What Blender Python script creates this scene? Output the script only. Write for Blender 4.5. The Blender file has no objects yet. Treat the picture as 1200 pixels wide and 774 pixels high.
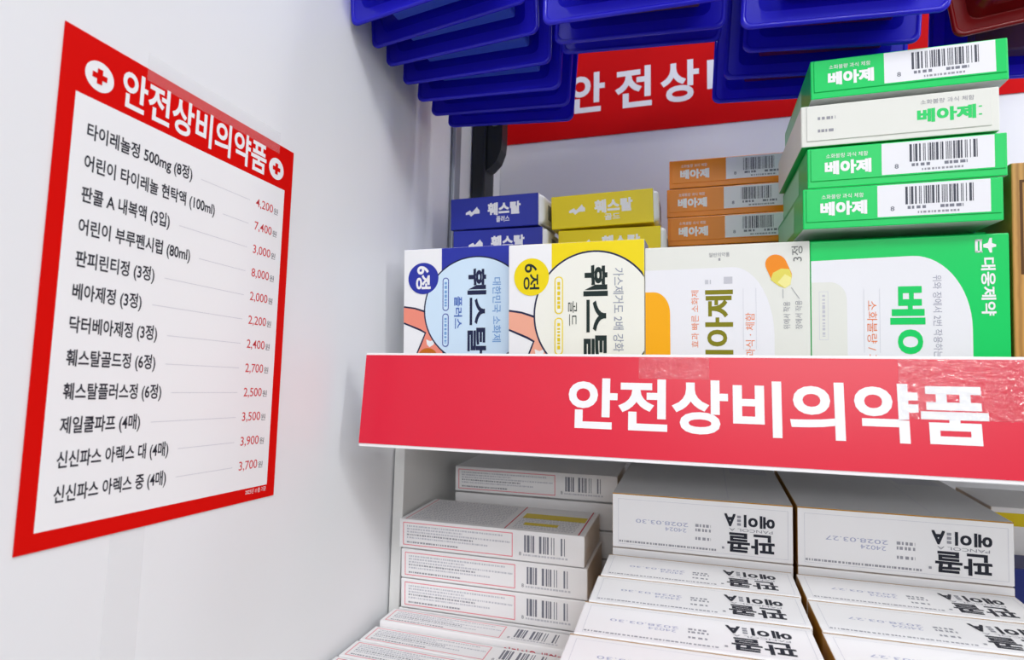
import bpy, bmesh, math, random
from mathutils import Matrix, Vector

random.seed(7)
R = math.radians
SC = bpy.context.scene
COL = SC.collection
EYE = 1.30                      # camera height above the shop floor; all z below are relative to it

# ------------------------------------------------------------------ camera
cam = bpy.data.cameras.new('camera')
cam.sensor_width = 36.0
cam.lens = 710.0 / 1200.0 * 36.0
cam.clip_start = 0.01
cam.clip_end = 50
cam.dof.use_dof = True
cam.dof.focus_distance = 0.40
cam.dof.aperture_fstop = 14.0
cam_o = bpy.data.objects.new('camera', cam)
COL.objects.link(cam_o)
_r = Vector((0.9534, 0.3006, 0.0238)).normalized()
_f = Vector((-0.3015, 0.9488, 0.0938)).normalized()
_u = _r.cross(_f).normalized()
_r = _f.cross(_u)
_m = Matrix((_r, _u, -_f)).transposed().to_4x4()
_m.translation = Vector((0, 0, EYE))
cam_o.matrix_world = _m
SC.camera = cam_o

# ------------------------------------------------------------------ light
SC.view_settings.view_transform = 'Standard'
SC.view_settings.look = 'None'
SC.view_settings.gamma = 1.0
SC.view_settings.use_curve_mapping = False
SC.view_settings.exposure = 0.09

world = bpy.data.worlds.new('shop_air')
SC.world = world
world.use_nodes = True
wbg = world.node_tree.nodes['Background']
# shop ambient: eye-level band raised to fill the back area, dimmer above and below
_wt = world.node_tree
_tc = _wt.nodes.new('ShaderNodeTexCoord')
_sp = _wt.nodes.new('ShaderNodeSeparateXYZ')
_rp = _wt.nodes.new('ShaderNodeValToRGB')
_mr = _wt.nodes.new('ShaderNodeMapRange')
_mr.inputs['From Min'].default_value = -0.5
_mr.inputs['From Max'].default_value = 0.8
_wt.links.new(_tc.outputs['Generated'], _sp.inputs[0])
_wt.links.new(_sp.outputs['Z'], _mr.inputs['Value'])
_wt.links.new(_mr.outputs['Result'], _rp.inputs['Fac'])
_rp.color_ramp.elements[0].color = (0.26, 0.26, 0.27, 1)
_mid = _rp.color_ramp.elements.new(0.40)
_mid.color = (0.98, 0.985, 1.0, 1)
_rp.color_ramp.elements[-1].color = (0.62, 0.64, 0.67, 1)
_wt.links.new(_rp.outputs['Color'], wbg.inputs['Color'])
wbg.inputs['Strength'].default_value = 0.73


def area_light(name, loc, aim, sx, sy, power, color=(0.985, 0.99, 1.0)):
    l = bpy.data.lights.new(name, 'AREA')
    l.shape = 'RECTANGLE'
    l.size = sx
    l.size_y = sy
    l.energy = power
    l.color = color
    o = bpy.data.objects.new(name, l)
    COL.objects.link(o)
    o.location = (loc[0], loc[1], loc[2] + EYE)
    d = Vector(aim) - Vector(loc)
    o.rotation_euler = d.to_track_quat('-Z', 'Y').to_euler()
    return o


area_light('tube_or_fill_light', (0.75, -1.03, 1.52), (0, 0.4, 0), 1.2, 0.07, 18)
area_light('tube_or_fill_light', (1.3, -6.2, 1.50), (0, 0.5, 0.1), 3.6, 0.40, 70)  # added fill from far in front, reaching the boxes under the packs
area_light('tube_or_fill_light', (2.6, -0.9, 1.35), (-0.24, 0.3, 0), 0.35, 1.4, 22)  # added fill from the right to brighten the side wall
area_light('tube_or_fill_light', (0.25, 0.55, 1.55), (0.25, 0.62, 0.2), 1.2, 0.07, 9)  # added fill from above, behind the packs, to lift the back panel

# ------------------------------------------------------------------ materials
def lin(c):
    c = c / 255.0
    return c / 12.92 if c <= 0.04045 else ((c + 0.055) / 1.055) ** 2.4


_mats = {}


def mat(rgb, rough=0.45, spec=0.28, coat=0.0, metal=0.0, noise=0.0, nscale=40.0, bump=0.0):
    key = (rgb, rough, spec, coat, metal, noise, nscale, bump)
    if key in _mats:
        return _mats[key]
    m = bpy.data.materials.new('paint_%d_%d_%d' % rgb)
    m.use_nodes = True
    nt = m.node_tree
    b = nt.nodes['Principled BSDF']
    c = tuple(lin(v) for v in rgb) + (1,)
    b.inputs['Base Color'].default_value = c
    b.inputs['Roughness'].default_value = rough
    b.inputs['Specular IOR Level'].default_value = spec
    b.inputs['Metallic'].default_value = metal
    b.inputs['Coat Weight'].default_value = coat
    b.inputs['Coat Roughness'].default_value = 0.12
    if noise or bump:
        tc = nt.nodes.new('ShaderNodeTexCoord')
        n = nt.nodes.new('ShaderNodeTexNoise')
        n.inputs['Scale'].default_value = nscale
        n.inputs['Detail'].default_value = 4
        nt.links.new(tc.outputs['Object'], n.inputs['Vector'])
        if noise:
            mx = nt.nodes.new('ShaderNodeMixRGB')
            mx.inputs[1].default_value = c
            mx.inputs[2].default_value = tuple(v * (1 - noise) for v in c[:3]) + (1,)
            nt.links.new(n.outputs['Fac'], mx.inputs[0])
            nt.links.new(mx.outputs[0], b.inputs['Base Color'])
        if bump:
            bp = nt.nodes.new('ShaderNodeBump')
            bp.inputs['Strength'].default_value = bump
            bp.inputs['Distance'].default_value = 0.002
            nt.links.new(n.outputs['Fac'], bp.inputs['Height'])
            nt.links.new(bp.outputs['Normal'], b.inputs['Normal'])
    _mats[key] = m
    return m


def plastic_blue(name, rgb, see, rough=0.18):
    m = bpy.data.materials.new(name)
    m.use_nodes = True
    nt = m.node_tree
    out = nt.nodes['Material Output']
    b = nt.nodes['Principled BSDF']
    c = tuple(lin(v) for v in rgb) + (1,)
    b.inputs['Base Color'].default_value = c
    b.inputs['Roughness'].default_value = rough
    tl = nt.nodes.new('ShaderNodeBsdfTranslucent')
    tl.inputs['Color'].default_value = c
    tr = nt.nodes.new('ShaderNodeBsdfTransparent')
    tr.inputs['Color'].default_value = tuple(min(1, v * 0.7 + 0.46) for v in c[:3]) + (1,)
    m1 = nt.nodes.new('ShaderNodeMixShader')
    m1.inputs[0].default_value = 0.35
    m2 = nt.nodes.new('ShaderNodeMixShader')
    m2.inputs[0].default_value = see
    nt.links.new(b.outputs[0], m1.inputs[1])
    nt.links.new(tl.outputs[0], m1.inputs[2])
    nt.links.new(m1.outputs[0], m2.inputs[1])
    nt.links.new(tr.outputs[0], m2.inputs[2])
    nt.links.new(m2.outputs[0], out.inputs['Surface'])
    return m


def clear_film(name, amount, rough, bump=0.0):
    m = bpy.data.materials.new(name)
    m.use_nodes = True
    nt = m.node_tree
    out = nt.nodes['Material Output']
    b = nt.nodes['Principled BSDF']
    b.inputs['Base Color'].default_value = (0.80, 0.80, 0.81, 1)
    b.inputs['Roughness'].default_value = rough
    b.inputs['Specular IOR Level'].default_value = 0.8
    if bump:
        tc = nt.nodes.new('ShaderNodeTexCoord')
        n = nt.nodes.new('ShaderNodeTexNoise')
        n.inputs['Scale'].default_value = 160
        n.inputs['Detail'].default_value = 3
        bp = nt.nodes.new('ShaderNodeBump')
        bp.inputs['Strength'].default_value = bump
        bp.inputs['Distance'].default_value = 0.004
        nt.links.new(tc.outputs['Object'], n.inputs['Vector'])
        nt.links.new(n.outputs['Fac'], bp.inputs['Height'])
        nt.links.new(bp.outputs['Normal'], b.inputs['Normal'])
    tr = nt.nodes.new('ShaderNodeBsdfTransparent')
    mx = nt.nodes.new('ShaderNodeMixShader')
    mx.inputs[0].default_value = amount
    nt.links.new(tr.outputs[0], mx.inputs[1])
    nt.links.new(b.outputs[0], mx.inputs[2])
    nt.links.new(mx.outputs[0], out.inputs['Surface'])
    return m


def gloss_film(name, amount, rough, bump):
    m = bpy.data.materials.new(name)
    m.use_nodes = True
    nt = m.node_tree
    out = nt.nodes['Material Output']
    nt.nodes.remove(nt.nodes['Principled BSDF'])
    g = nt.nodes.new('ShaderNodeBsdfGlossy')
    g.inputs['Roughness'].default_value = rough
    tc = nt.nodes.new('ShaderNodeTexCoord')
    n = nt.nodes.new('ShaderNodeTexNoise')
    n.inputs['Scale'].default_value = 300
    n.inputs['Detail'].default_value = 2
    bp = nt.nodes.new('ShaderNodeBump')
    bp.inputs['Strength'].default_value = bump
    bp.inputs['Distance'].default_value = 0.004
    tr = nt.nodes.new('ShaderNodeBsdfTransparent')
    mx = nt.nodes.new('ShaderNodeMixShader')
    mx.inputs[0].default_value = amount
    nt.links.new(tc.outputs['Object'], n.inputs['Vector'])
    nt.links.new(n.outputs['Fac'], bp.inputs['Height'])
    nt.links.new(bp.outputs['Normal'], g.inputs['Normal'])
    nt.links.new(tr.outputs[0], mx.inputs[1])
    nt.links.new(g.outputs[0], mx.inputs[2])
    nt.links.new(mx.outputs[0], out.inputs['Surface'])
    return m


WALL = mat((233, 234, 237), 0.42, 0.4, noise=0.03, nscale=6)
PANEL = mat((238, 238, 242), 0.5, 0.4, noise=0.04, nscale=9)
METAL_WHITE = mat((226, 226, 224), 0.4)
WHITE = mat((238, 238, 240), 0.35)
CARD_WHITE = mat((240, 239, 240), 0.4)
IVORY = mat((226, 227, 220), 0.4)
PALE = mat((233, 233, 238), 0.4)
RED_POSTER = mat((212, 8, 2), 0.6, 0.08)
RED_SIGN = mat((216, 22, 54), 0.26, 0.42)
RED_BACK = mat((206, 4, 10), 0.6, 0.08)
INK = mat((30, 33, 46), 0.5, 0.3)
INK_RED = mat((205, 60, 66), 0.5)
LINE_GREY = mat((205, 206, 214), 0.5)
TXT_GREY = mat((150, 150, 158), 0.5)
TXT_LIGHT = mat((196, 196, 204), 0.5)
TXT_BLUE_GREY = mat((168, 172, 200), 0.5)
BAR = mat((70, 72, 84), 0.5)
BAR_SOFT = mat((120, 122, 134), 0.5)
GREEN = mat((6, 204, 98), 0.3)
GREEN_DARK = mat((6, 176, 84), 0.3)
ORANGE = mat((238, 138, 10), 0.32)
AMBER = mat((246, 172, 4), 0.35)
ORANGE_TXT = mat((232, 128, 70), 0.5)
OLIVE = mat((128, 124, 4), 0.45)
NAVY = mat((40, 52, 160), 0.32)
NAVY_INK = mat((26, 34, 70), 0.45)
LIGHT_BLUE = mat((206, 228, 246), 0.4)
BLUE_TXT = mat((120, 164, 216), 0.45)
YELLOW = mat((238, 214, 4), 0.32)
CREAM = mat((238, 238, 228), 0.4)
BLACK_GREEN = mat((22, 40, 38), 0.45)
PINK_ARM = mat((238, 142, 122), 0.45)
PEACH_ARM = mat((238, 170, 146), 0.45)
BROWN = mat((196, 106, 20), 0.45)
PINK_LINE = mat((232, 140, 150), 0.45)
PINK_RED = mat((205, 60, 80), 0.45)
GOLD = mat((176, 128, 44), 0.4)
MUSTARD = mat((226, 200, 20), 0.4)
DARK_METAL = mat((46, 50, 52), 0.4, metal=0.3)
GREY_METAL = mat((150, 156, 164), 0.35, metal=0.4)
CHROME = mat((200, 202, 206), 0.2, metal=1.0)


# ------------------------------------------------------------------ mesh helpers
def tag(o, label=None, cat=None, group=None, kind=None):
    if label:
        o['label'] = label
    if cat:
        o['category'] = cat
    if group:
        o['group'] = group
    if kind:
        o['kind'] = kind
    return o


def link(name, me, parent=None, loc=None, rot=None):
    o = bpy.data.objects.new(name, me)
    COL.objects.link(o)
    if parent is not None:
        o.parent = parent
    if loc is not None:
        o.location = (loc[0], loc[1], loc[2] + (EYE if parent is None else 0))
    if rot is not None:
        o.rotation_euler = rot
    return o


def from_bm(name, bm, mats, parent=None, loc=None, rot=None, smooth=False):
    me = bpy.data.meshes.new(name)
    bmesh.ops.recalc_face_normals(bm, faces=bm.faces[:])
    bm.to_mesh(me)
    bm.free()
    for m in (mats if isinstance(mats, (list, tuple)) else [mats]):
        me.materials.append(m)
    if smooth:
        for p in me.polygons:
            p.use_smooth = True
    if parent is None and loc is None:
        loc = (0, 0, 0)
    return link(name, me, parent, loc, rot)


def box_bm(x0, x1, y0, y1, z0, z1, bev=0.0, seg=2):
    bm = bmesh.new()
    bmesh.ops.create_cube(bm, size=1)
    for v in bm.verts:
        v.co = Vector(((x0 + x1) / 2 + v.co.x * (x1 - x0), (y0 + y1) / 2 + v.co.y * (y1 - y0), (z0 + z1) / 2 + v.co.z * (z1 - z0)))
    if bev:
        bmesh.ops.bevel(bm, geom=bm.edges[:], offset=bev, segments=seg, profile=0.5, affect='EDGES')
    return bm


def add_cyl(bm, p, q, r, n=12):
    p, q = Vector(p), Vector(q)
    d = (q - p)
    rot = d.to_track_quat('Z', 'Y').to_matrix().to_4x4()
    rot.translation = (p + q) / 2
    bmesh.ops.create_cone(bm, cap_ends=True, segments=n, radius1=r, radius2=r, depth=d.length, matrix=rot)


def prism_bm(pts, y0, y1, bm=None):
    """outline in x,z extruded along y"""
    bm = bm or bmesh.new()
    a = [bm.verts.new((x, y0, z)) for x, z in pts]
    b = [bm.verts.new((x, y1, z)) for x, z in pts]
    bm.faces.new(a)
    bm.faces.new(b[::-1])
    n = len(pts)
    for i in range(n):
        bm.faces.new((a[i], b[i], b[(i + 1) % n], a[(i + 1) % n]))
    return bm


def rrect(x0, y0, x1, y1, r, n=6):
    """rounded rectangle outline, r = one radius or (lower-left, lower-right, upper-right, upper-left) in x,y order"""
    if not isinstance(r, (tuple, list)):
        r = (r, r, r, r)
    pts = []
    for (cx, cy, sx, sy, a0, rr) in ((x0, y0, 1, 1, 180, r[0]), (x1, y0, -1, 1, 270, r[1]), (x1, y1, -1, -1, 0, r[2]), (x0, y1, 1, -1, 90, r[3])):
        if rr <= 0:
            pts.append((cx, cy))
            continue
        ox, oy = cx + sx * rr, cy + sy * rr
        for k in range(n + 1):
            a = R(a0 + 90.0 * k / n)
            pts.append((ox + rr * math.cos(a), oy + rr * math.sin(a)))
    return pts


_glyphs = {}


def glyphs(s, off=0.02):
    """outline mesh of a piece of text, scaled into the unit square"""
    key = (s, off)
    if key in _glyphs:
        return _glyphs[key]
    c = bpy.data.curves.new('lettering', 'FONT')
    c.body = s
    c.offset = off
    c.resolution_u = 4
    o = bpy.data.objects.new('lettering', c)
    COL.objects.link(o)
    dg = bpy.context.evaluated_depsgraph_get()
    me = bpy.data.meshes.new_from_object(o.evaluated_get(dg))
    vs = [(v.co.x, v.co.y) for v in me.vertices]
    fs = [tuple(p.vertices) for p in me.polygons]
    bpy.data.objects.remove(o)
    bpy.data.curves.remove(c)
    bpy.data.meshes.remove(me)
    xs = [v[0] for v in vs]
    ys = [v[1] for v in vs]
    x0, x1, y0, y1 = min(xs), max(xs), min(ys), max(ys)
    vs = [((x - x0) / (x1 - x0), (y - y0) / (y1 - y0)) for x, y in vs]
    _glyphs[key] = (vs, fs)
    return _glyphs[key]


class Print:
    """ink printed on one face: shapes in the face's own units (y downwards), mapped by U,V to metres"""

    def __init__(s, U, V, base=1, step=0.00005):
        s.U, s.V = U, V
        s.v, s.f, s.mi, s.mats = [], [], [], []
        s.layer = base
        s.step = step

    def _m(s, m):
        if m not in s.mats:
            s.mats.append(m)
        return s.mats.index(m)

    def _add(s, pts, faces, m):
        k = len(s.v)
        h = s.layer * s.step
        s.v += [(s.U(x), s.V(y), h) for x, y in pts]
        s.f += [tuple(i + k for i in f) for f in faces]
        s.mi += [s._m(m)] * len(faces)

    def up(s, n=1):
        s.layer += n
        return s

    def poly(s, pts, m):
        s._add(pts, [tuple(range(len(pts)))], m)
        return s

    def rect(s, x0, y0, x1, y1, m):
        return s.poly([(x0, y0), (x1, y0), (x1, y1), (x0, y1)], m)

    def rrect(s, x0, y0, x1, y1, r, m):
        return s.poly(rrect(x0, y0, x1, y1, r), m)

    def frame(s, x0, y0, x1, y1, tx, ty, m):
        return s.rect(x0, y0, x1, y0 + ty, m).rect(x0, y1 - ty, x1, y1, m).rect(x0, y0 + ty, x0 + tx, y1 - ty, m).rect(x1 - tx, y0 + ty, x1, y1 - ty, m)

    def disc(s, cx, cy, rx, m, ry=None, n=48):
        ry = rx if ry is None else ry
        return s.poly([(cx + rx * math.cos(2 * math.pi * k / n), cy + ry * math.sin(2 * math.pi * k / n)) for k in range(n)], m)

    def text(s, t, x0, y0, x1, y1, m, rot=0, off=0.02):
        vs, fs = glyphs(t, off)
        dx, dy = x1 - x0, y1 - y0
        if rot == 0:
            p = [(x0 + a * dx, y1 - b * dy) for a, b in vs]
        elif rot == -90:
            p = [(x0 + b * dx, y0 + a * dy) for a, b in vs]
        elif rot == 90:
            p = [(x1 - b * dx, y1 - a * dy) for a, b in vs]
        else:
            p = [(x1 - a * dx, y0 + b * dy) for a, b in vs]
        s._add(p, fs, m)
        return s

    def heavy(s, t, x0, y0, x1, y1, m, rot=0, off=0.02, d=0.01):
        dx, dy = abs(x1 - x0) * d, (y1 - y0) * d
        if rot in (90, -90):
            dx, dy = abs(x1 - x0) * d * 2, (y1 - y0) * d * 0.5
        else:
            dx, dy = (x1 - x0) * d * 0.5, (y1 - y0) * d * 2
        for a, b in ((-1, -1), (1, -1), (-1, 1), (1, 1)):
            s.text(t, x0 + a * dx, y0 + b * dy, x1 + a * dx, y1 + b * dy, m, rot, off)
            s.layer += 0.2
        return s

    def bars(s, x0, y0, x1, y1, m, seed=1, n=30):
        rr = random.Random(seed)
        w = [rr.choice((1, 1, 2, 3)) for _ in range(2 * n)]
        t = float(sum(w))
        x = x0
        for k in range(n):
            a = x + (x1 - x0) * w[2 * k] / t
            s.rect(x, y0, a, y1, m)
            x = a + (x1 - x0) * w[2 * k + 1] / t
        return s

    def dashes(s, x0, y0, x1, y1, m, seed=1, vertical=False):
        """a line of print too small to read"""
        rr = random.Random(seed)
        if vertical:
            y = y0
            L = x1 - x0
            while y < y1:
                d = L * rr.uniform(0.5, 1.4)
                s.rect(x0, y, x1, min(y + d, y1), m)
                y += d + L * rr.uniform(0.25, 0.7)
        else:
            x = x0
            L = y1 - y0
            k = (s.V(0) - s.V(1)) / (s.U(1) - s.U(0))
            while x < x1:
                d = abs(L * k) * rr.uniform(0.5, 1.6)
                s.rect(x, y0, min(x + d, x1), y1, m)
                x += d + abs(L * k) * rr.uniform(0.25, 0.7)
        return s

    def build(s, name, parent, face, label=None):
        me = bpy.data.meshes.new(name)
        me.from_pydata([face(*q) for q in s.v], [], s.f)
        for m in s.mats:
            me.materials.append(m)
        me.polygons.foreach_set('material_index', s.mi)
        me.update()
        o = link(name, me, parent)
        if label:
            o['label'] = label
        return o


def front(u, v, h):
    return (u, -h, v)


def top_of(H):
    return lambda u, v, h: (u, v, H + h)


def carton(label, group, W, D, H, mats, loc, rx=4.0, rz=0.0, ry=0.0, bev=0.0007, name='medicine_carton', cat='medicine box'):
    """folding carton, origin at the bottom of its front edge; mats = front, back, left, right, top, bottom"""
    bm = box_bm(-W / 2, W / 2, 0, D, 0, H, bev, 2)
    for f in bm.faces:
        n = f.normal
        ax = max(range(3), key=lambda i: abs(n[i]))
        if ax == 1:
            i = 0 if n.y < 0 else 1
        elif ax == 0:
            i = 2 if n.x < 0 else 3
        else:
            i = 4 if n.z > 0 else 5
        f.material_index = i
    o = from_bm(name, bm, mats, None, loc, (R(rx), R(ry), R(rz)))
    return tag(o, label, cat, group)


TILT = 4.0
CT, ST = math.cos(R(TILT)), math.sin(R(TILT))


def on_upper(x, y, z=0.0):
    return (x, 0.415 + (y - 0.415) * CT - z * ST, -0.035 + (y - 0.415) * ST + z * CT)


def on_lower(x, y, z=0.0):
    return (x, 0.44 + (y - 0.44) * CT - z * ST, -0.245 + (y - 0.44) * ST + z * CT)


# ================================================================== the setting
tag(from_bm('wall_left', box_bm(-0.30, -0.243, -0.8, 0.75, -1.0, 1.0), WALL), kind='structure')
tag(from_bm('wall_back', box_bm(-0.2425, 0.75, 0.70, 0.73, -0.6, 0.9), PANEL), kind='structure')

# shelf boards (white painted steel, sloping down towards the front)
def shelf(label, loc, x0, x1, y0, y1, group):
    root = from_bm('shelf_board', box_bm(x0, x1, y0, y1, -0.0042, 0.0, 0.0008), METAL_WHITE, None, loc, (R(TILT), 0, 0))
    tag(root, label, 'shelf', group)
    from_bm('front_lip', box_bm(x0, x1, y0 - 0.0035, y0 - 0.0005, -0.0040, 0.012, 0.001), METAL_WHITE, root)
    return root


shelf('white steel shelf board behind the red shelf-edge sign', (0, 0.415, -0.0352), -0.2205, 0.42, -0.036, 0.270, 'steel shelf boards')
shelf('white steel shelf board below the white cartons at the bottom', (0, 0.44, -0.2452), -0.230, 0.42, -0.215, 0.245, 'steel shelf boards')

sp = from_bm('shelf_side_panel', box_bm(-0.2405, -0.2335, 0.455, 0.695, -0.36, -0.0425, 0.0008), METAL_WHITE)
tag(sp, 'narrow white side panel beside the stack of pink-lined cartons', 'panel')
from_bm('front_flange', box_bm(-0.2415, -0.2325, 0.4515, 0.4548, -0.36, -0.0425, 0.0006), METAL_WHITE, sp)

# dark upright with its bracket in the corner
br = from_bm('shelf_upright', box_bm(-0.2420, -0.2265, 0.600, 0.632, -0.02, 0.60, 0.002), DARK_METAL)
tag(br, 'dark grey metal upright with a rounded bracket in the back corner', 'upright')
pts = [(-0.2262, 0.60), (-0.2262, 0.236), (-0.222, 0.238), (-0.214, 0.246), (-0.2095, 0.258), (-0.2085, 0.27), (-0.2085, 0.60)]
from_bm('bracket_arm', prism_bm(pts, 0.604, 0.622), DARK_METAL, br)
bmq = bmesh.new()
add_cyl(bmq, (-0.217, 0.6038, 0.288), (-0.217, 0.601, 0.288), 0.004, 16)
from_bm('screw', bmq, GREY_METAL, br)
fl = from_bm('upright_rail', box_bm(-0.2420, -0.2375, 0.545, 0.560, 0.06, 0.60, 0.0012), GREY_METAL)
tag(fl, 'slim grey metal strip up the side wall before the dark upright', 'upright')

# ================================================================== red sign on the back panel
bk = from_bm('banner', box_bm(-0.2380, 0.42, 0.6985, 0.6998, 0.303, 0.4115), RED_BACK)
tag(bk, 'red paper banner with spaced white lettering on the back panel', 'banner')
p = Print(lambda x: x, lambda y: y)
for ch, x in zip('안전상비의약품', (-0.1545, -0.0990, -0.046, 0.006, 0.058, 0.110, 0.162)):
    p.text(ch, x - 0.0005, 0.3835, x + 0.0425, 0.3335, PALE, 0, 0.028)
# text() expects y downwards: V flips it back
p.build('lettering', bk, lambda u, v, h: (u, 0.6985 - h - 0.0001, v))

# ================================================================== shelf-edge sign
sg = from_bm('shelf_edge_sign', box_bm(-0.2222, 0.40, 0.0004, 0.0022, -0.0005, 0.0630, 0.0004), WHITE, None, (0, 0.3635, -0.0415), (R(-4.6), 0, 0))
tag(sg, 'long red shelf-edge sign with large white lettering along the front', 'sign')
from_bm('red_strip', box_bm(-0.2220, 0.40, -0.0001, 0.0003, 0.0016, 0.0614), RED_SIGN, sg)
p = Print(lambda x: x, lambda y: y)
p.text('안전상비의약품', -0.0790, 0.0482, 0.1368, 0.0172, WHITE, 0, 0.03)
p.build('lettering', sg, lambda u, v, h: (u, -0.00015 - h, v))
TAPE_WRINKLED = gloss_film('wrinkled_tape', 0.05, 0.10, 0.6)
for nm, x0, x1, z0, z1 in (('clear_tape', -0.037, 0.003, 0.0485, 0.0613), ('clear_tape', 0.098, 0.155, 0.030, 0.0613)):
    from_bm(nm, box_bm(x0, x1, -0.00036, -0.00026, z0, z1), TAPE_WRINKLED, sg)

# ================================================================== price list poster on the side wall
Y0, Y1, Z0, Z1 = 0.1642, 0.3062, -0.0668, 0.1417
po = from_bm('price_list_poster', box_bm(-0.2428, -0.2424, Y0, Y1, Z0, Z1), RED_POSTER)
tag(po, 'red bordered white price list poster taped to the side wall', 'poster')


def on_wall(u, v, h):
    return (-0.2424 + h, u, v)


p = Print(lambda x: x, lambda y: y)
p.rect(0.1707, -0.0596, 0.2996, 0.1157, WHITE)
p.build('price_sheet', po, on_wall)
p = Print(lambda x: x, lambda y: y, 2)
p.text('안전상비의약품', 0.1905, 0.1367, 0.2825, 0.1187, WHITE, 0, 0.024)
p.build('title', po, on_wall)
for cy in (0.1800, 0.2913):
    p = Print(lambda x: x, lambda y: y, 2)
    p.disc(cy, 0.1262, 0.0064, WHITE)
    p.up(2)
    a, b = 0.0012, 0.0033
    p.poly([(cy + x, 0.1262 + y) for x, y in ((-b, -a), (-a, -a), (-a, -b), (a, -b), (a, -a), (b, -a), (b, a), (a, a), (a, b), (-a, b), (-a, a), (-b, a))], RED_POSTER)
    p.build('cross_emblem', po, on_wall)
ROWS = [('타이레놀정 500mg (8정)', 0.2310, '4,200'), ('어린이 타이레놀 현탁액 (100ml)', 0.2468, '7,400'), ('판콜 A 내복액 (3입)', 0.2200, '3,000'),
        ('어린이 부루펜시럽 (80ml)', 0.2333, '8,000'), ('판피린티정 (3정)', 0.2140, '2,000'), ('베아제정 (3정)', 0.2085, '2,200'),
        ('닥터베아제정 (3정)', 0.2179, '2,400'), ('훼스탈골드정 (6정)', 0.2182, '2,700'), ('훼스탈플러스정 (6정)', 0.2227, '2,500'),
        ('제일쿨파프 (4매)', 0.2127, '3,500'), ('신신파스 아렉스 대 (4매)', 0.2291, '3,900'), ('신신파스 아렉스 중 (4매)', 0.2290, '3,700')]
for k, (t, ye, pr) in enumerate(ROWS):
    zc = 0.1012 - 0.01346 * k
    p = Print(lambda x: x, lambda y: y, 2)
    p.text(t, 0.1768, zc + 0.0040, ye, zc - 0.0040, INK, 0, 0.021)
    p.rect(ye + 0.0055, zc - 0.0002, 0.2715, zc + 0.0001, LINE_GREY)
    p.text(pr, 0.2762, zc + 0.0026, 0.2905, zc - 0.0030, INK_RED, 0, 0.006)
    p.text('원', 0.2912, zc + 0.0012, 0.2948, zc - 0.0024, INK, 0, 0.0)
    p.build('price_row', po, on_wall)
p = Print(lambda x: x, lambda y: y, 2)
p.text('2023년 11월 기준', 0.2825, -0.0604, 0.2990, -0.0630, WHITE, 0, 0.0)
p.build('footnote', po, on_wall)

TAPE = clear_film('clear_tape_film', 0.07, 0.22, 0.35)
tp = from_bm('clear_tape', box_bm(-0.24232, -0.24222, 0.2020, 0.2930, 0.1362, 0.1490), TAPE)
tag(tp, 'strip of clear tape along the top edge of the red poster', 'tape')
tp = from_bm('clear_tape', box_bm(-0.24294, -0.24286, 0.2030, 0.2200, -0.1500, -0.0670), clear_film('old_tape_film', 0.05, 0.5, 0.1))
tag(tp, 'faint clear tape strip on the wall below the poster', 'tape')

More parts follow.
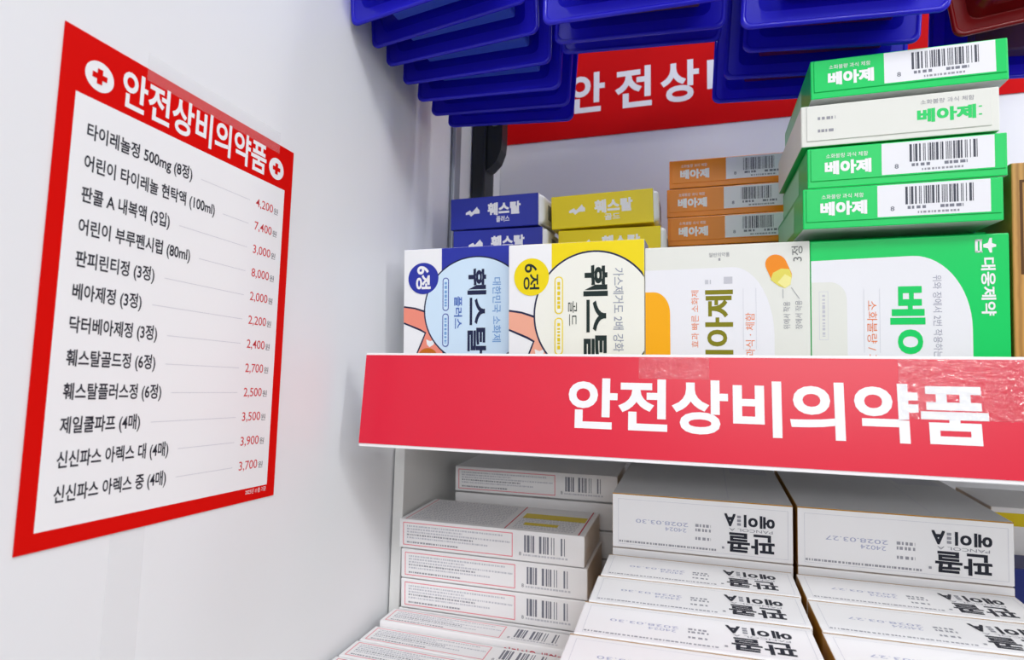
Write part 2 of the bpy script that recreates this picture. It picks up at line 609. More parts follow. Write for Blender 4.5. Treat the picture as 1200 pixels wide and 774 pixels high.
# ================================================================== upper shelf: upright cartons at the front
def festal_front(o, blue):
    """art of the upright pack, in photo-like units: x from 0 to 158, y from 0 at the top edge"""
    W, H = (0.0957, 0.139) if blue else (0.0957, 0.1365)
    k = W / 157.0
    kv = 0.00066
    f = 157.0 / 137.0 if blue else 1.0
    p = Print(lambda x: -W / 2 + x * f * k, lambda y: H - y * (f * 0.00058 if blue else 0.000632))
    cx, cy, r, yb = (86.2, 72, 59.5, 190) if blue else (100.5, 80, 68, 190)
    xe = 137 if blue else 157
    ink = NAVY_INK
    col = NAVY if blue else YELLOW
    yb = H / (f * 0.00058) if blue else H / 0.000632
    xs = 46 if blue else 52
    p.rect(xs, 0.5, xe - 0.5, yb, col)
    # pink arm with its dark outline
    arm = PINK_ARM if blue else PEACH_ARM
    s = 1.0 if blue else 1.14
    dy = 0 if blue else -2
    outl = [(0.5, 66), (14, 68), (30, 73), (40, 90), (52, 126), (14, 126), (20, 112), (26, 98), (20, 95), (0.5, 87)]
    inn = [(0.5, 68), (14, 70), (29, 75), (38, 91), (49, 125), (16, 125), (22, 112), (28, 97), (21, 93), (0.5, 85)]
    p.up()
    p.poly([(x * s, y * s + dy) for x, y in outl], ink)
    p.up()
    p.poly([(x * s, y * s + dy) for x, y in inn], arm)
    p.up()
    p.disc(30 * s, 124 * s + dy, 11 * s, BROWN, 9 * s)
    p.poly([(x * s, y * s + dy) for x, y in ((28, 105), (33, 107), (38, 105), (37, 111), (32, 114), (29, 111))], WHITE)
    p.up()
    rr = min(r, xe - 0.5 - cx) if False else r
    n = 72
    def clipdisc(rad, m):
        q = []
        for a in range(n):
            x = cx + rad * math.cos(2 * math.pi * a / n)
            y = cy + rad * math.sin(2 * math.pi * a / n)
            q.append((min(x, xe - 0.6), y))
        p.poly(q, m)
    clipdisc(r + (1.6 if blue else 2.0), ink)
    p.up()
    clipdisc(r, LIGHT_BLUE if blue else CREAM)
    p.up()
    if blue:
        p.disc(24.2, 34.5, 18.2, NAVY)
    else:
        p.disc(28, 37, 21, YELLOW)
    p.build('printed_art', o, front)
    q = Print(p.U, p.V, 9)
    if blue:
        q.text('6정', 15.5, 20, 33.2, 47, WHITE, -90, 0.03)
        q.text('훼스탈', 76.5, 25, 98, 122, NAVY_INK, -90, 0.03)
        q.text('대한민국 소화제', 105, 36, 114.5, 108, BLUE_TXT, -90, 0.012)
        q.text('플러스', 61, 56, 70.5, 93, mat((76, 110, 186)), -90, 0.02)
        for y0, y1 in ((34.5, 72.5), (75.5, 113.5)):
            q.rrect(47.5, y0, 54.8, y1, 3.4, NAVY)
            q.up().rrect(48.4, y0 + 1, 53.9, y1 - 1, 2.6, LIGHT_BLUE)
            q.up().dashes(49.8, y0 + 5, 52.6, y1 - 4, BLUE_TXT, int(y0), True)
    else:
        q.text('6정', 18.5, 22, 37.5, 51, BLACK_GREEN, -90, 0.012)
        q.text('훼스탈', 89, 26, 116.5, 137, BLACK_GREEN, -90, 0.03)
        q.text('가스제거도 2배 강화', 122.5, 30, 134, 120, mat((150, 156, 172)), -90, 0.006)
        q.text('골드', 71.5, 65, 81.5, 92, BLACK_GREEN, -90, 0.0)
        for y0, y1 in ((37.5, 79), (83, 124)):
            q.rrect(55.5, y0, 65.5, y1, 4.6, YELLOW)
            q.up().rrect(56.8, y0 + 1.3, 64.2, y1 - 1.3, 3.4, CREAM)
            q.up().dashes(58.8, y0 + 6, 62.2, y1 - 5, MUSTARD, int(y0), True)
    q.build('lettering', o, front)


FB = [WHITE, WHITE, WHITE, NAVY, NAVY, WHITE]
FY = [WHITE, WHITE, WHITE, mat((120, 126, 150)), YELLOW, WHITE]
o = carton('upright blue and white box with navy six-count disc, leftmost front row', 'upright cartons in the front row', 0.0957, 0.0285, 0.139, FB, on_upper(-0.2223 + 0.0957 / 2, 0.4265))
festal_front(o, True)
o = carton('upright yellow and white box with yellow six-count disc in the front row', 'upright cartons in the front row', 0.0957, 0.0285, 0.1365, FY, on_upper(-0.1330 + 0.0957 / 2, 0.4155))
festal_front(o, False)

# white box with the orange tablet
DW, DH = 0.1003, 0.1300
o = carton('upright ivory white box with an orange tablet picture and olive lettering', 'upright cartons in the front row', DW, 0.026, DH, [IVORY, IVORY, IVORY, IVORY, IVORY, IVORY], on_upper(-0.0372 + DW / 2, 0.4155))
U = lambda x: -DW / 2 + (x - 757) / 191.5 * DW
V = lambda y: DH - (y - 288.5) * 0.000556
p = Print(U, V)
p.poly([(757.5, 316)] + [(862 + 47 * math.sin(a), 396 - 81 * math.cos(a)) if True else 0 for a in [R(t) for t in range(0, 91, 8)]] + [(909, 520), (757.5, 520)], PALE)
p.up()
p.poly([(757.5, 342)] + [(768 + 20 * math.sin(R(t)), 368 - 26 * math.cos(R(t))) for t in range(0, 91, 9)] + [(788.5, 470), (757.5, 470)], AMBER)
p.build('printed_art', o, front)
p = Print(U, V, 3)
p.text('닥터베아제', 830, 341, 862.5, 510, OLIVE, 90, 0.03)
p.text('효과 빠른 소화제', 813.5, 341, 822.5, 408, ORANGE_TXT, 90, 0.0)
p.text('소화불량 · 과식 · 체함', 876.5, 368, 887, 470, ORANGE_TXT, 90, 0.0)
p.text('3정', 928.5, 294, 940.5, 311, mat((110, 112, 112)), 90, 0.0)
p.text('일반의약품', 835, 297.5, 859, 302.5, TXT_GREY, 0, 0.0)
p.rect(846, 304, 848.2, 307, TXT_GREY)
p.text('위에서 작용', 919, 356, 926.5, 387, TXT_GREY, 90, 0.0)
p.text('장에서 작용', 932, 355, 939.5, 387, TXT_GREY, 90, 0.0)
p.rect(918.5, 342, 919.1, 352, TXT_GREY)
p.poly([(927.5, 340), (928.1, 340), (937, 353), (936.2, 353)], TXT_GREY)
p.rect(874, 340, 874.4, 410, LINE_GREY).rect(888.5, 340, 888.9, 410, LINE_GREY)
p.dashes(830, 329, 837, 334, TXT_LIGHT, 4).dashes(852, 326, 862, 334, TXT_LIGHT, 5)
p.build('lettering', o, front)
p = Print(U, V, 3)
a = R(32)
def slant(cx, cy, l, w):
    q = []
    for k in range(40):
        t = 2 * math.pi * k / 40
        x = w * math.cos(t)
        y = w * math.sin(t) + (l if math.sin(t) > 0 else -l)
        q.append((cx + x * math.cos(a) + y * math.sin(a) * 0.7, cy - x * math.sin(a) * 0.55 + y * math.cos(a)))
    return q
p.poly(slant(914, 320, 7, 13), ORANGE)
p.up().poly([(905, 331), (908, 323), (917, 318.5), (926, 319.5), (928.5, 327), (927, 337), (921, 341), (914, 338)], mat((226, 214, 96)))
p.up().poly([(913, 334), (921, 325), (928, 329), (927, 337), (921, 341)], mat((240, 232, 150)))
p.build('tablet_picture', o, front)

# green box
GW, GH = 0.1028, 0.1295
o = carton('upright bright green box with rounded white panel in the front row', 'upright cartons in the front row', GW, 0.026, GH, [GREEN, GREEN, GREEN, GREEN, GREEN, GREEN], on_upper(0.0632 + GW / 2, 0.4155))
U = lambda x: -GW / 2 + (x - 949) / 232.5 * GW
V = lambda y: GH - (y - 281) * 0.000513
p = Print(U, V)
p.poly([(950, 305)] + [(1073 + 67 * math.sin(R(t)), 388 - 85 * math.cos(R(t))) for t in range(0, 91, 6)] + [(1140.5, 530), (950, 530)], PALE)
p.up().poly([(950, 331)] + [(973 + 21 * math.sin(R(t)), 352 - 21 * math.cos(R(t))) for t in range(0, 91, 9)] + [(995, 530), (950, 530)], IVORY)
p.build('printed_art', o, front)
p = Print(U, V, 3)
p.text('베아제', 1046, 338, 1087, 484, GREEN, -90, 0.032)
p.text('소화불량 / 과식', 1018.5, 354, 1030.5, 440, ORANGE_TXT, -90, 0.0)
p.text('위와 장에서 2번 작용하는', 1096, 326, 1106, 420, mat((160, 160, 178)), -90, 0.0)
p.text('대웅제약', 1150, 308, 1166, 373, WHITE, -90, 0.026)
p.frame(959.5, 342, 971, 400, 0.5, 0.5, LINE_GREY)
p.dashes(963.5, 346, 967, 396, TXT_LIGHT, 8, True)
p.rect(1014.5, 340, 1015, 415, LINE_GREY).rect(1033.5, 340, 1034, 415, LINE_GREY)
p.build('lettering', o, front)
p = Print(U, V, 3)          # small white emblem beside the maker's name
for (x0, y0, x1, y1) in ((1144, 287, 1147, 302), (1149, 287, 1151.5, 302), (1144, 287, 1152, 289), (1144, 300, 1152, 302)):
    p.rect(x0, y0, x1, y1, WHITE)
p.poly([(1153, 293), (1158, 291.5), (1160, 286), (1162.5, 286), (1162.5, 292), (1167, 293.5), (1167, 296), (1162.5, 297), (1162.5, 302.5), (1160, 302.5), (1158, 297.5), (1153, 296.5)], WHITE)
p.build('emblem', o, front)

# rows behind the front row that carry the stacks (nothing of them shows)
HID = 'boxes behind the front row'
for k in range(2):
    carton('upright blue box behind the blue and white front box', HID, 0.0957, 0.0285, 0.1375, FB, on_upper(-0.2223 + 0.0957 / 2, 0.488 + k * 0.030))
for k in range(2):
    carton('upright yellow box behind the yellow and white front box', HID, 0.0957, 0.0285, 0.1360, FY, on_upper(-0.1240 + 0.0957 / 2, 0.508 + k * 0.030))
for k in range(2):
    carton('upright green box behind the green front box', HID, GW, 0.026, 0.1352, [GREEN] * 6, on_upper(0.0632 + GW / 2, 0.4445 + k * 0.0285))

# ================================================================== lying stacks on the upper shelf
def festal_end(o, W, H, col, sub, logo_u=0.26):
    p = Print(lambda x: -W / 2 + x * W, lambda y: H * (1 - y))
    p.heavy('훼스탈', 0.435, 0.22, 0.80, 0.60, WHITE, 0, 0.022, 0.014)
    p.text(sub, 0.53, 0.64, 0.68, 0.83, WHITE, 0, 0.02)
    p.build('lettering', o, front)
    p = Print(lambda x: -W / 2 + x * W, lambda y: H * (1 - y))
    u = logo_u - 0.08
    p.poly([(u, 0.47), (u + 0.05, 0.40), (u + 0.07, 0.47), (u + 0.11, 0.36), (u + 0.13, 0.30), (u + 0.14, 0.36), (u + 0.16, 0.42), (u + 0.16, 0.52), (u + 0.10, 0.52), (u + 0.06, 0.60), (u + 0.04, 0.53), (u, 0.54)], WHITE)
    p.build('emblem', o, front)


def end_tucks(o, W, D, H, m):
    """rounded white tuck flap bulging from the right end"""
    b = box_bm(W / 2 - 0.0045, W / 2 + 0.0042, 0.0015, D - 0.002, 0.0010, H - 0.0010, 0.0040, 4)
    from_bm('tuck_flap', b, m, o)
    b = box_bm(W / 2 + 0.0041, W / 2 + 0.0044, 0.016, 0.040, H * 0.25, H * 0.72)
    from_bm('barcode_patch', b, BAR_SOFT, o)


g = 'blue boxes lying behind the front row'
FBL = [NAVY, NAVY, NAVY, WHITE, NAVY, NAVY]
base = Vector((-0.1780, 0.4965, 0.1100))
o = carton('small navy blue box with white lettering, lying lower in its pair', g, 0.0835, 0.058, 0.0284, FBL, (-0.1745, 0.500, 0.1112), rz=1.0)
festal_end(o, 0.0835, 0.0284, NAVY, '플러스')
end_tucks(o, 0.0835, 0.058, 0.0284, WHITE)
o = carton('small navy blue box with white lettering, lying on top of its pair', g, 0.0835, 0.058, 0.0284, FBL, (-0.1778, 0.498, 0.1409), rz=-1.0)
festal_end(o, 0.0835, 0.0284, NAVY, '플러스')
end_tucks(o, 0.0835, 0.058, 0.0284, WHITE)
g = 'yellow boxes lying behind the front row'
FYL = [YELLOW, YELLOW, YELLOW, WHITE, YELLOW, YELLOW]
o = carton('small yellow box lying lower, under the other yellow box', g, 0.0875, 0.058, 0.0288, FYL, (-0.0772, 0.510, 0.1085), rz=0.5)
festal_end(o, 0.0875, 0.0288, YELLOW, '골드')
end_tucks(o, 0.0875, 0.058, 0.0288, WHITE)
o = carton('small yellow box with white lettering, lying uppermost on the yellow pair', g, 0.0875, 0.058, 0.0288, FYL, (-0.0827, 0.507, 0.1393), rz=1.5, ry=-1.5)
festal_end(o, 0.0875, 0.0288, YELLOW, '골드')
end_tucks(o, 0.0875, 0.058, 0.0288, WHITE)


def beaje_end(o, W, H, col, split, seed, strip=0.062):
    U = lambda x: -W / 2 + x * W
    V = lambda y: H * (1 - y)
    # printed end flap standing slightly proud, with its seam
    fl = from_bm('end_flap', box_bm(-W / 2 + 0.0018, W / 2 - 0.0010, -0.0006, 0.0004, H * 0.17, H - 0.0006, 0.0003, 1), col, o)
    f2 = lambda u, v, h: (u, -0.0006 - h, v)
    p = Print(U, V)
    p.rect(split, 0.035, 1 - strip, 0.79, PALE)
    p.build('white_panel', fl, f2)
    p = Print(U, V, 2)
    p.heavy('베아제', 0.095, 0.36, 0.335, 0.68, WHITE, 0, 0.026, 0.016)
    p.text('소화불량 과식 체함', 0.10, 0.17, 0.32, 0.28, WHITE, 0, 0.0)
    p.build('lettering', fl, f2)
    p = Print(U, V, 2)
    b0 = split + 0.14
    p.bars(b0, 0.10, 0.862, 0.52, BAR, seed, 26)
    p.dashes(b0 + 0.01, 0.56, b0 + 0.10, 0.63, BAR_SOFT, seed).dashes(b0 + 0.17, 0.56, b0 + 0.28, 0.63, BAR_SOFT, seed + 1)
    p.dashes(b0 + 0.06, 0.69, b0 + 0.26, 0.74, TXT_GREY, seed + 2)
    p.text('8', split + 0.065, 0.55, split + 0.085, 0.66, BAR_SOFT)
    p.build('barcode', fl, f2)


def side_print(o, W, D, H, m):
    p = Print(lambda x: x * D, lambda y: H * (1 - y))
    p.rect(0.30, 0.10, 0.96, 0.80, m)
    p.build('side_panel', o, lambda u, v, h: (-W / 2 - h, u, v))


g = 'orange boxes stacked behind the ivory box'
OR = [ORANGE, ORANGE, ORANGE, IVORY, IVORY, mat((190, 104, 20))]
for k in range(2):
    carton('upright ivory box behind the ivory tablet box', HID, DW, 0.026, 0.1270, [IVORY] * 6, on_upper(-0.0310 + DW / 2, 0.553 + k * 0.030))
carton('orange box under the visible orange stack', HID, DW, 0.10, 0.0240, OR, (0.0203, 0.540, 0.1018))
names = ('orange box with barcode end, lowest of the three orange boxes', 'orange box with barcode end, middle of the three orange boxes', 'orange box with barcode end, topmost of the three orange boxes')
for k, (lb, dx, dz) in enumerate(zip(names, (0.0205, 0.0198, 0.0218), (0.1266, 0.1526, 0.1790))):
    o = carton(lb, g, DW, 0.10, 0.0250, OR, (dx, 0.540 + 0.0015 * k, dz), rz=0.6 * (k - 1))
    beaje_end(o, DW, 0.0250, ORANGE, 0.475, 20 + k, 0.05)

g = 'green and white boxes stacked on the green box'
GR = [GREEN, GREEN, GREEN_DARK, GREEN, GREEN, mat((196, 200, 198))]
LW, LD, LT = 0.1022, 0.118, 0.0246
lab = {'d': 'green box with barcode end, lowest of the lying green stack', 'c': 'green box with barcode end, directly under the ivory white one', 'a': 'green box with barcode end, topmost of the lying stack'}
PALE_GREEN = mat((150, 214, 172))
for key, x, y, z, rx, rz, sd in (('d', 0.1090, 0.3965, 0.0992, 4.0, 0.4, 41), ('c', 0.1122, 0.3975, 0.1248, 4.0, 0.0, 41), ('a', 0.1150, 0.3965, 0.1806, 1.6, 0.3, 41)):
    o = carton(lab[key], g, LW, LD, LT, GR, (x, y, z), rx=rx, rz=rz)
    beaje_end(o, LW, LT, GREEN, 0.39, sd)
    side_print(o, LW, LD, LT, PALE_GREEN)
WB = [IVORY, IVORY, mat((222, 222, 212)), IVORY, IVORY, GREEN_DARK]
o = carton('ivory white box with green lettering between the lying green boxes', g, LW, LD, LT + 0.0008, WB, (0.1090, 0.3960, 0.1506), rx=4.0, rz=0.0)
H = LT + 0.0008
U = lambda x: -LW / 2 + x * LW
V = lambda y: H * (1 - y)
fl = from_bm('end_flap', box_bm(-LW / 2 + 0.0030, LW / 2 - 0.0038, -0.0006, 0.0004, H * 0.13, H - 0.0006, 0.0003, 1), IVORY, o)
f2 = lambda u, v, h: (u, -0.0006 - h, v)
p = Print(U, V)
p.heavy('베아제', 0.605, 0.36, 0.885, 0.66, GREEN, 0, 0.024, 0.016)
p.text('소화불량 과식 체함', 0.62, 0.14, 0.88, 0.25, TXT_GREY, 0, 0.0)
p.rect(0.90, 0.40, 0.915, 0.43, GREEN).rect(0.90, 0.58, 0.915, 0.61, GREEN)
p.dashes(0.09, 0.30, 0.185, 0.37, TXT_GREY, 3).dashes(0.09, 0.60, 0.185, 0.67, TXT_GREY, 4)
p.build('lettering', fl, f2)

# brown and navy boxes at the right
m_wood = bpy.data.materials.new('gold_brown_stripes')
m_wood.use_nodes = True
nt = m_wood.node_tree
b = nt.nodes['Principled BSDF']
tc = nt.nodes.new('ShaderNodeTexCoord')
wv = nt.nodes.new('ShaderNodeTexWave')
wv.bands_direction = 'X'
wv.inputs['Scale'].default_value = 90
wv.inputs['Distortion'].default_value = 1.2
rp = nt.nodes.new('ShaderNodeValToRGB')
rp.color_ramp.elements[0].color = (lin(166), lin(116), lin(48), 1)
rp.color_ramp.elements[1].color = (lin(200), lin(148), lin(72), 1)
nt.links.new(tc.outputs['Object'], wv.inputs['Vector'])
nt.links.new(wv.outputs['Fac'], rp.inputs['Fac'])
nt.links.new(rp.outputs['Color'], b.inputs['Base Color'])
b.inputs['Roughness'].default_value = 0.4
o = carton('gold brown striped box at the right end of the front row', None, 0.09, 0.05, 0.1695, [m_wood, m_wood, m_wood, m_wood, WHITE, m_wood], on_upper(0.2128, 0.4165))
p = Print(lambda x: -0.045 + x, lambda y: 0.1695 - y)
DKB = mat((92, 58, 22), 0.5)
p.frame(0.0038, 0.010, 0.083, 0.064, 0.0015, 0.0015, DKB)
p.up()
for k in range(6):
    for j in range(4):
        p.rect(0.0075 + k * 0.012, 0.015 + j * 0.012, 0.0145 + k * 0.012, 0.022 + j * 0.012, DKB)
p.build('printed_motif', o, front)
carton('navy box behind the gold brown box and the green stack', None, 0.10, 0.05, 0.1800, [mat((38, 36, 130), 0.4)] * 6, on_upper(0.2190, 0.53))

# ================================================================== lower shelf: pink-lined cartons
PW, PD, PT = 0.1485, 0.0655, 0.0224
PM = [CARD_WHITE] * 6


def pink_face(o, W, H, face, seed):
    U = lambda x: -W / 2 + x * W
    V = lambda y: H * (1 - y)
    p = Print(U, V)
    p.frame(0.022, 0.10, 0.635, 0.90, 0.0048, 0.032, PINK_LINE)
    p.build('pink_border', o, face)
    p = Print(U, V)
    for j, (y, x1, m) in enumerate(((0.20, 0.58, TXT_LIGHT), (0.30, 0.36, TXT_LIGHT), (0.40, 0.62, TXT_LIGHT), (0.50, 0.42, TXT_GREY), (0.60, 0.50, TXT_LIGHT), (0.76, 0.34, TXT_GREY))):
        p.dashes(0.045, y, x1, y + 0.055, m, seed * 7 + j)
    p.build('lettering', o, face)
    p = Print(U, V)
    for q0, q1, nb in ((0.695, 0.752, 4), (0.772, 0.862, 6), (0.882, 0.915, 2)):
        p.bars(q0, 0.14, q1, 0.70, BAR_SOFT, seed + nb, nb)
    p.dashes(0.69, 0.76, 0.92, 0.82, TXT_LIGHT, seed)
    p.text('8', 0.668, 0.70, 0.68, 0.82, TXT_GREY)
    p.build('barcode', o, face)


def pink_top(o, W, D, H):
    U = lambda x: -W / 2 + x * W
    V = lambda y: D * (1 - y)
    p = Print(U, V)
    for j in range(16):
        p.dashes(0.05, 0.06 + 0.055 * j, 0.55, 0.085 + 0.055 * j, TXT_LIGHT, 50 + j)
        if j > 7:
            p.dashes(0.62, 0.06 + 0.055 * j, 0.94, 0.085 + 0.055 * j, TXT_LIGHT, 70 + j)
    p.build('lettering', o, top_of(H))
    p = Print(U, V, 2)
    p.rect(0.62, 0.30, 0.96, 0.50, MUSTARD).rect(0.66, 0.68, 0.84, 0.78, MUSTARD)
    p.build('yellow_bands', o, top_of(H))
    p = Print(U, V, 2)
    p.rect(0.585, 0.02, 0.592, 0.98, PINK_RED).rect(0.965, 0.02, 0.972, 0.98, PINK_RED).rect(0.03, 0.02, 0.036, 0.98, PINK_LINE)
    p.build('pink_lines', o, top_of(H))


g = 'pink-lined white cartons on the lower shelf'
HP = 'cartons hidden low in the pink-lined stacks'
px = -0.2305 + PW / 2
pitch = 0.0232
for k in range(6):
    vis = k >= 3
    nm = {3: 'white carton with pink border and barcode, lowest one showing in the front stack', 4: 'white carton with pink border and barcode, second from top of the front stack',
          5: 'white carton with pink border, topmost of the front stack, yellow bands on top'}.get(k, 'white pink-lined carton low in the front stack')
    lx, ly, lz = on_lower(px + (0.0015 if k in (3, 4) else -0.0005), 0.4535, k * pitch)
    o = carton(nm, g if vis else HP, PW, PD, PT, PM, (lx, ly, lz), rz=(0.3, -0.2, 0.2, 0.3, 0.2, -0.2)[k])
    if vis:
        pink_face(o, PW, PT, front, 3)
    if k == 5:
        pink_top(o, PW, PD, PT)
for k in range(7):
    vis = k == 6
    nm = 'white carton with pink border, in the shade behind the front stack' if vis else 'white pink-lined carton low in the rear stack'
    lx, ly, lz = on_lower(-0.2185 + PW / 2 + 0.0, 0.537, k * 0.0238)
    o = carton(nm, g if vis else HP, PW, PD, PT, PM, (lx, ly, lz))
    if vis:
        pink_face(o, PW, PT, front, 3)
# standing pink-lined cartons at the front, their printed side up
for k, (y, x, rz, nm) in enumerate(((0.4265, -0.2330, -0.6, 'white pink-lined carton standing tucked against the front stack'),
                                    (0.4025, -0.2360, -1.2, 'white pink-lined carton standing second in front of the stack'),
                                    (0.3785, -0.2375, -1.5, 'white pink-lined carton standing third in front of the stack'),
                                    (0.3545, -0.2390, -1.8, 'white pink-lined carton standing nearest the viewer beside the wall'))):
    hh = PD + (0.004 if k == 0 else 0.0)
    lx, ly, lz = on_lower(x + PW / 2, y, 0.0)
    o = carton(nm, g, PW, PT, hh, PM, (lx, ly, lz), rz=rz)
    f = top_of(hh)
    pink_face(o, PW, PT, f, 3)
    q = Print(lambda t: -PW / 2 + t * PW, lambda t: hh - t * PD)
    q.text('어린이용 해열제', 0.66, 0.06, 0.96, 0.20, PINK_RED, 0, 0.01)
    q.build('red_lettering', o, front)

# ================================================================== lower shelf: white cartons with black lettering
CW, CT_, CH = 0.1165, 0.0372, 0.1340
CHF, CTF = 0.1306, 0.0392
CM = [CARD_WHITE, GOLD, GOLD, GOLD, mat((204, 204, 206), 0.4), GOLD]  # greyed top stands in for the shade under the shelf
CMU = [CARD_WHITE, CARD_WHITE, GOLD, GOLD, CARD_WHITE, GOLD]


def cold_face(o, W, H, face, date):
    U = lambda x: -W / 2 + x * W
    V = lambda y: H * (1 - y)
    p = Print(U, V)
    p.heavy('판콜', 0.655, 0.545, 0.905, 0.885, INK, 180, 0.016, 0.006)
    p.heavy('에이', 0.745, 0.225, 0.905, 0.43, INK, 180, 0.022, 0.014)
    p.heavy('A', 0.640, 0.225, 0.700, 0.43, INK, 180, 0.02, 0.02)
    for j in range(3):
        p.rect(0.708, 0.24 + 0.065 * j, 0.728, 0.285 + 0.065 * j, TXT_GREY)
    p.text('PANCOL A', 0.665, 0.465, 0.895, 0.515, TXT_GREY, 180, 0.0)
    p.dashes(0.625, 0.80, 0.638, 0.84, TXT_GREY, 2)
    p.build('lettering', o, face)
    p = Print(U, V)
    p.text(date, 0.14, 0.45, 0.44, 0.52, TXT_BLUE_GREY, 180, 0.0)
    p.text('24024', 0.31, 0.55, 0.43, 0.62, TXT_BLUE_GREY, 180, 0.0)
    for j, y in enumerate((0.45, 0.53, 0.68)):
        p.dashes(0.48, y, 0.565, y + 0.05, TXT_GREY, 30 + j)
    p.build('date_stamp', o, face)
    p = Print(U, V)
    p.dashes(0.04, 0.86, 0.60, 0.895, TXT_GREY, 9)
    p.frame(0.035, 0.10, 0.975, 0.93, 0.002, 0.006, LINE_GREY)
    p.rect(0.002, 0.0, 0.998, 0.022, GOLD)
    p.build('fine_print', o, face)


g = 'white cartons with black upside-down lettering'
HC = 'white cartons hidden under the lying ones'
X1, X2 = -0.0620 + CW / 2, 0.0570 + CW / 2
for X, side, date in ((X1, 'left', '2028.03.30'), (X2, 'right', '2028.03.27')):
    other = 'beside the pink-lined stack' if side == 'left' else 'at the right'
    for k in range(3):
        lx, ly, lz = on_lower(X, 0.4500 + 0.0405 * k)
        carton('white carton standing under the lying %s one' % side, HC, CW, CT_, CH, CMU, (lx, ly, lz))
    lx, ly, lz = on_lower(X, 0.4500, CH + 0.0006)
    o = carton('white carton with black lettering lying under the shelf, %s' % other, g, CW, CH, 0.0378, CM, (lx, ly, lz))
    cold_face(o, CW, 0.0378, front, date)
    tp_ = Print(lambda x: -CW / 2 + x * CW, lambda y: CH * (1 - y))
    tp_.rect(0.66, 0.05, 0.665, 0.95, TXT_LIGHT).rect(0.70, 0.10, 0.94, 0.30, TXT_LIGHT)
    tp_.build('top_print', o, top_of(0.0378))
    words = ('first', 'second', 'third', 'fourth', 'fifth')
    for k in range(4):
        lx, ly, lz = on_lower(X - 0.0014 + (0.0008 * k if side == 'right' else -0.0003 * k), 0.4475 - 0.0409 * (k + 1))
        o = carton('white carton standing upright, %s in front of the lying one %s' % (words[k], other), g, CW, CTF, CHF, CMU, (lx, ly, lz), rz=(0.6, 1.3, 1.8, 1.4, 1.7)[k])
        cold_face(o, CW, CTF, top_of(CHF), date)

o = carton('white carton with a yellow band in the shade at far right', None, 0.10, 0.06, 0.170, [CARD_WHITE] * 6, on_lower(0.2310, 0.500))
p = Print(lambda x: -0.05 + x, lambda y: 0.170 - y)
p.rect(0.001, 0.0035, 0.099, 0.012, MUSTARD)
p.build('yellow_band', o, front)
carton('dark blue carton edge at far right beside the white cartons', None, 0.09, 0.03, 0.142, [mat((30, 44, 120), 0.4)] * 6, on_lower(0.2225, 0.462))

# ================================================================== hanging blister packs above
BLUE_RIM = plastic_blue('blue_pack_plastic', (48, 42, 222), 0.10)
BLUE_BLISTER = plastic_blue('blue_blister_plastic', (40, 36, 200), 0.78, 0.12)
RED_RIM = plastic_blue('red_pack_plastic', (150, 14, 20), 0.15)
RED_BLISTER = plastic_blue('red_blister_plastic', (150, 22, 28), 0.35, 0.12)
CYAN = mat((150, 218, 250), 0.4)
BROWN_CARD = mat((196, 128, 40), 0.45)
RED_CARD = mat((214, 40, 36), 0.4)
GREY_CARD = mat((190, 170, 170), 0.4)


def pack(label, group, xl, y, z, W=0.126, roll=0.0, yaw=0.0, rim=BLUE_RIM, bl=BLUE_BLISTER, card=CYAN, HT=0.240):
    """flat back with an open hang slot, a raised clear window and the card inside it; origin at lower left corner of the back"""
    out = rrect(0, 0, W, HT, 0.006)
    i = next(k for k, q in enumerate(out) if q[1] > HT - 1e-6 and q[0] < W - 0.006 + 1e-6 and k > 2 * 7)
    c = W / 2
    notch = [(c + 0.008, HT), (c + 0.008, HT - 0.012), (c - 0.008, HT - 0.012), (c - 0.008, HT)]
    out = out[:i + 1] + notch + out[i + 1:]
    root = from_bm('hanging_pack', prism_bm(out, -0.0010, 0.0), rim, None, (xl, y, z), (0, R(-roll), R(yaw)))
    tag(root, label, 'package', group)
    # pressed rim around the edge
    bm = bmesh.new()
    rings = []
    for ins, dy in ((0.0, -0.0010), (0.0006, -0.0020), (0.0022, -0.0021), (0.0030, -0.0012)):
        rings.append([bm.verts.new((x, dy, zz)) for x, zz in rrect(ins, ins, W - ins, HT - 0.018 - ins, max(0.006 - ins * 0.3, 0.002))])
    for a, b in zip(rings, rings[1:]):
        n = len(a)
        for k in range(n):
            bm.faces.new((a[k], a[(k + 1) % n], b[(k + 1) % n], b[k]))
    from_bm('pressed_rim', bm, rim, root, smooth=True)
    bm = bmesh.new()
    rings = []
    for ins, dy in ((0.0100, -0.0011), (0.0112, -0.0050), (0.0132, -0.0150), (0.0152, -0.0170)):
        rings.append([bm.verts.new((x, dy, zz)) for x, zz in rrect(ins, ins, W - ins, HT - 0.018 - ins, 0.006)])
    for a, b in zip(rings, rings[1:]):
        n = len(a)
        for k in range(n):
            bm.faces.new((a[k], a[(k + 1) % n], b[(k + 1) % n], b[k]))
    bm.faces.new(rings[-1])
    from_bm('blister', bm, bl, root, smooth=False)
    from_bm('product_card', box_bm(0.024, W - 0.017, -0.0140, -0.0022, 0.0152, HT - 0.04, 0.001, 1), card, root)
    return root


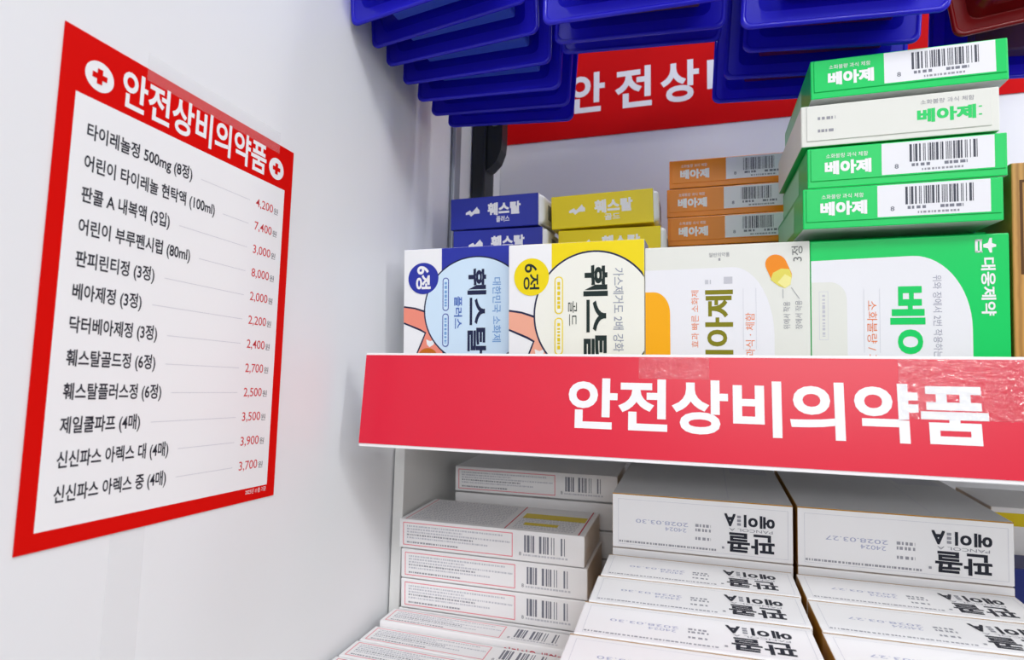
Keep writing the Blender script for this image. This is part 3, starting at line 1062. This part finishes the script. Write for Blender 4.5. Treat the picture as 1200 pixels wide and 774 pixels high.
g1 = 'blue packs hanging above the left boxes'
side_words = ('nearest and largest of the left hanging row', 'second from the front in the left row', 'third from the front in the left row', 'fourth from the front in the left row',
              'fifth from the front in the left row', 'sixth from the front in the left row', 'hindmost and lowest of the left row')
for k, (xl, y, z, ro, yw) in enumerate(((-0.2410, 0.360, 0.2560, 5.0, -4.5), (-0.2385, 0.385, 0.2527, 5.2, -3.5), (-0.2369, 0.404, 0.2484, 3.0, -1.5), (-0.2340, 0.426, 0.2443, 0.4, 0.0),
                                         (-0.2314, 0.447, 0.2396, -2.2, 0.0), (-0.2290, 0.470, 0.2372, -2.6, 0.0), (-0.2262, 0.500, 0.2394, -3.4, 0.0))):
    pack('blue plastic pack, %s' % side_words[k], g1, xl, y, z, 0.119 if k == 6 else 0.125, ro, yw)
g2 = 'blue packs hanging above the middle boxes'
for k, (xl, y, z, ro, lb) in enumerate(((-0.0985, 0.360, 0.2335, -1.0, 'bright blue plastic pack with brown card, front of the middle row'), (-0.1010, 0.402, 0.2450, -3.0, 'shaded blue plastic pack, second of the middle row'),
                                        (-0.1030, 0.432, 0.2545, -3.5, 'shaded blue plastic pack, hindmost of the middle row'))):
    pack(lb, g2, xl, y, z, 0.116, ro, 0, card=BROWN_CARD)
g3 = 'blue packs hanging above the green stack'
for k, (xl, y, z, ro, w, lb) in enumerate(((0.0224, 0.380, 0.2229, -3.5, 0.111, 'blue plastic pack with red card, front of the row above the green stack'), (0.0262, 0.425, 0.2325, -5.0, 0.106, 'blue plastic pack with red card, second above the green stack'),
                                           (0.0150, 0.462, 0.2335, -4.0, 0.120, 'blue plastic pack, third above the green stack'), (0.0073, 0.500, 0.2338, -3.0, 0.120, 'blue plastic pack, hindmost above the green stack'))):
    pack(lb, g3, xl, y, z, w, ro, 0, card=RED_CARD)
pack('dark red plastic pack hanging at the top right corner', 'packs at the top right', 0.1590, 0.450, 0.2365, 0.12, 7.0, 0, RED_RIM, RED_BLISTER, GREY_CARD)
pack('dark blue plastic pack hanging behind the red one at top right', 'packs at the top right', 0.1600, 0.505, 0.2330, 0.12, -3.5, 0, card=BROWN_CARD)


def hook(label, x, z, y0):
    bm = bmesh.new()
    add_cyl(bm, (0, 0, 0), (0, 0.699 - y0, 0), 0.0030, 12)
    add_cyl(bm, (0, 0, 0), (0, -0.008, 0.014), 0.0030, 12)
    r = from_bm('display_hook', bm, CHROME, None, (x, y0, z), None)
    tag(r, label, 'hook', 'metal display hooks')
    from_bm('back_plate', box_bm(-0.012, 0.012, 0.695 - y0, 0.699 - y0, -0.02, 0.02, 0.001), CHROME, r)


hook('metal display hook carrying the left row of blue packs', -0.172, 0.482, 0.33)
hook('metal display hook carrying the middle row of blue packs', -0.0420, 0.466, 0.33)
hook('metal display hook carrying the packs above the green stack', 0.0750, 0.456, 0.34)
hook('metal display hook carrying the red pack at top right', 0.2190, 0.468, 0.41)
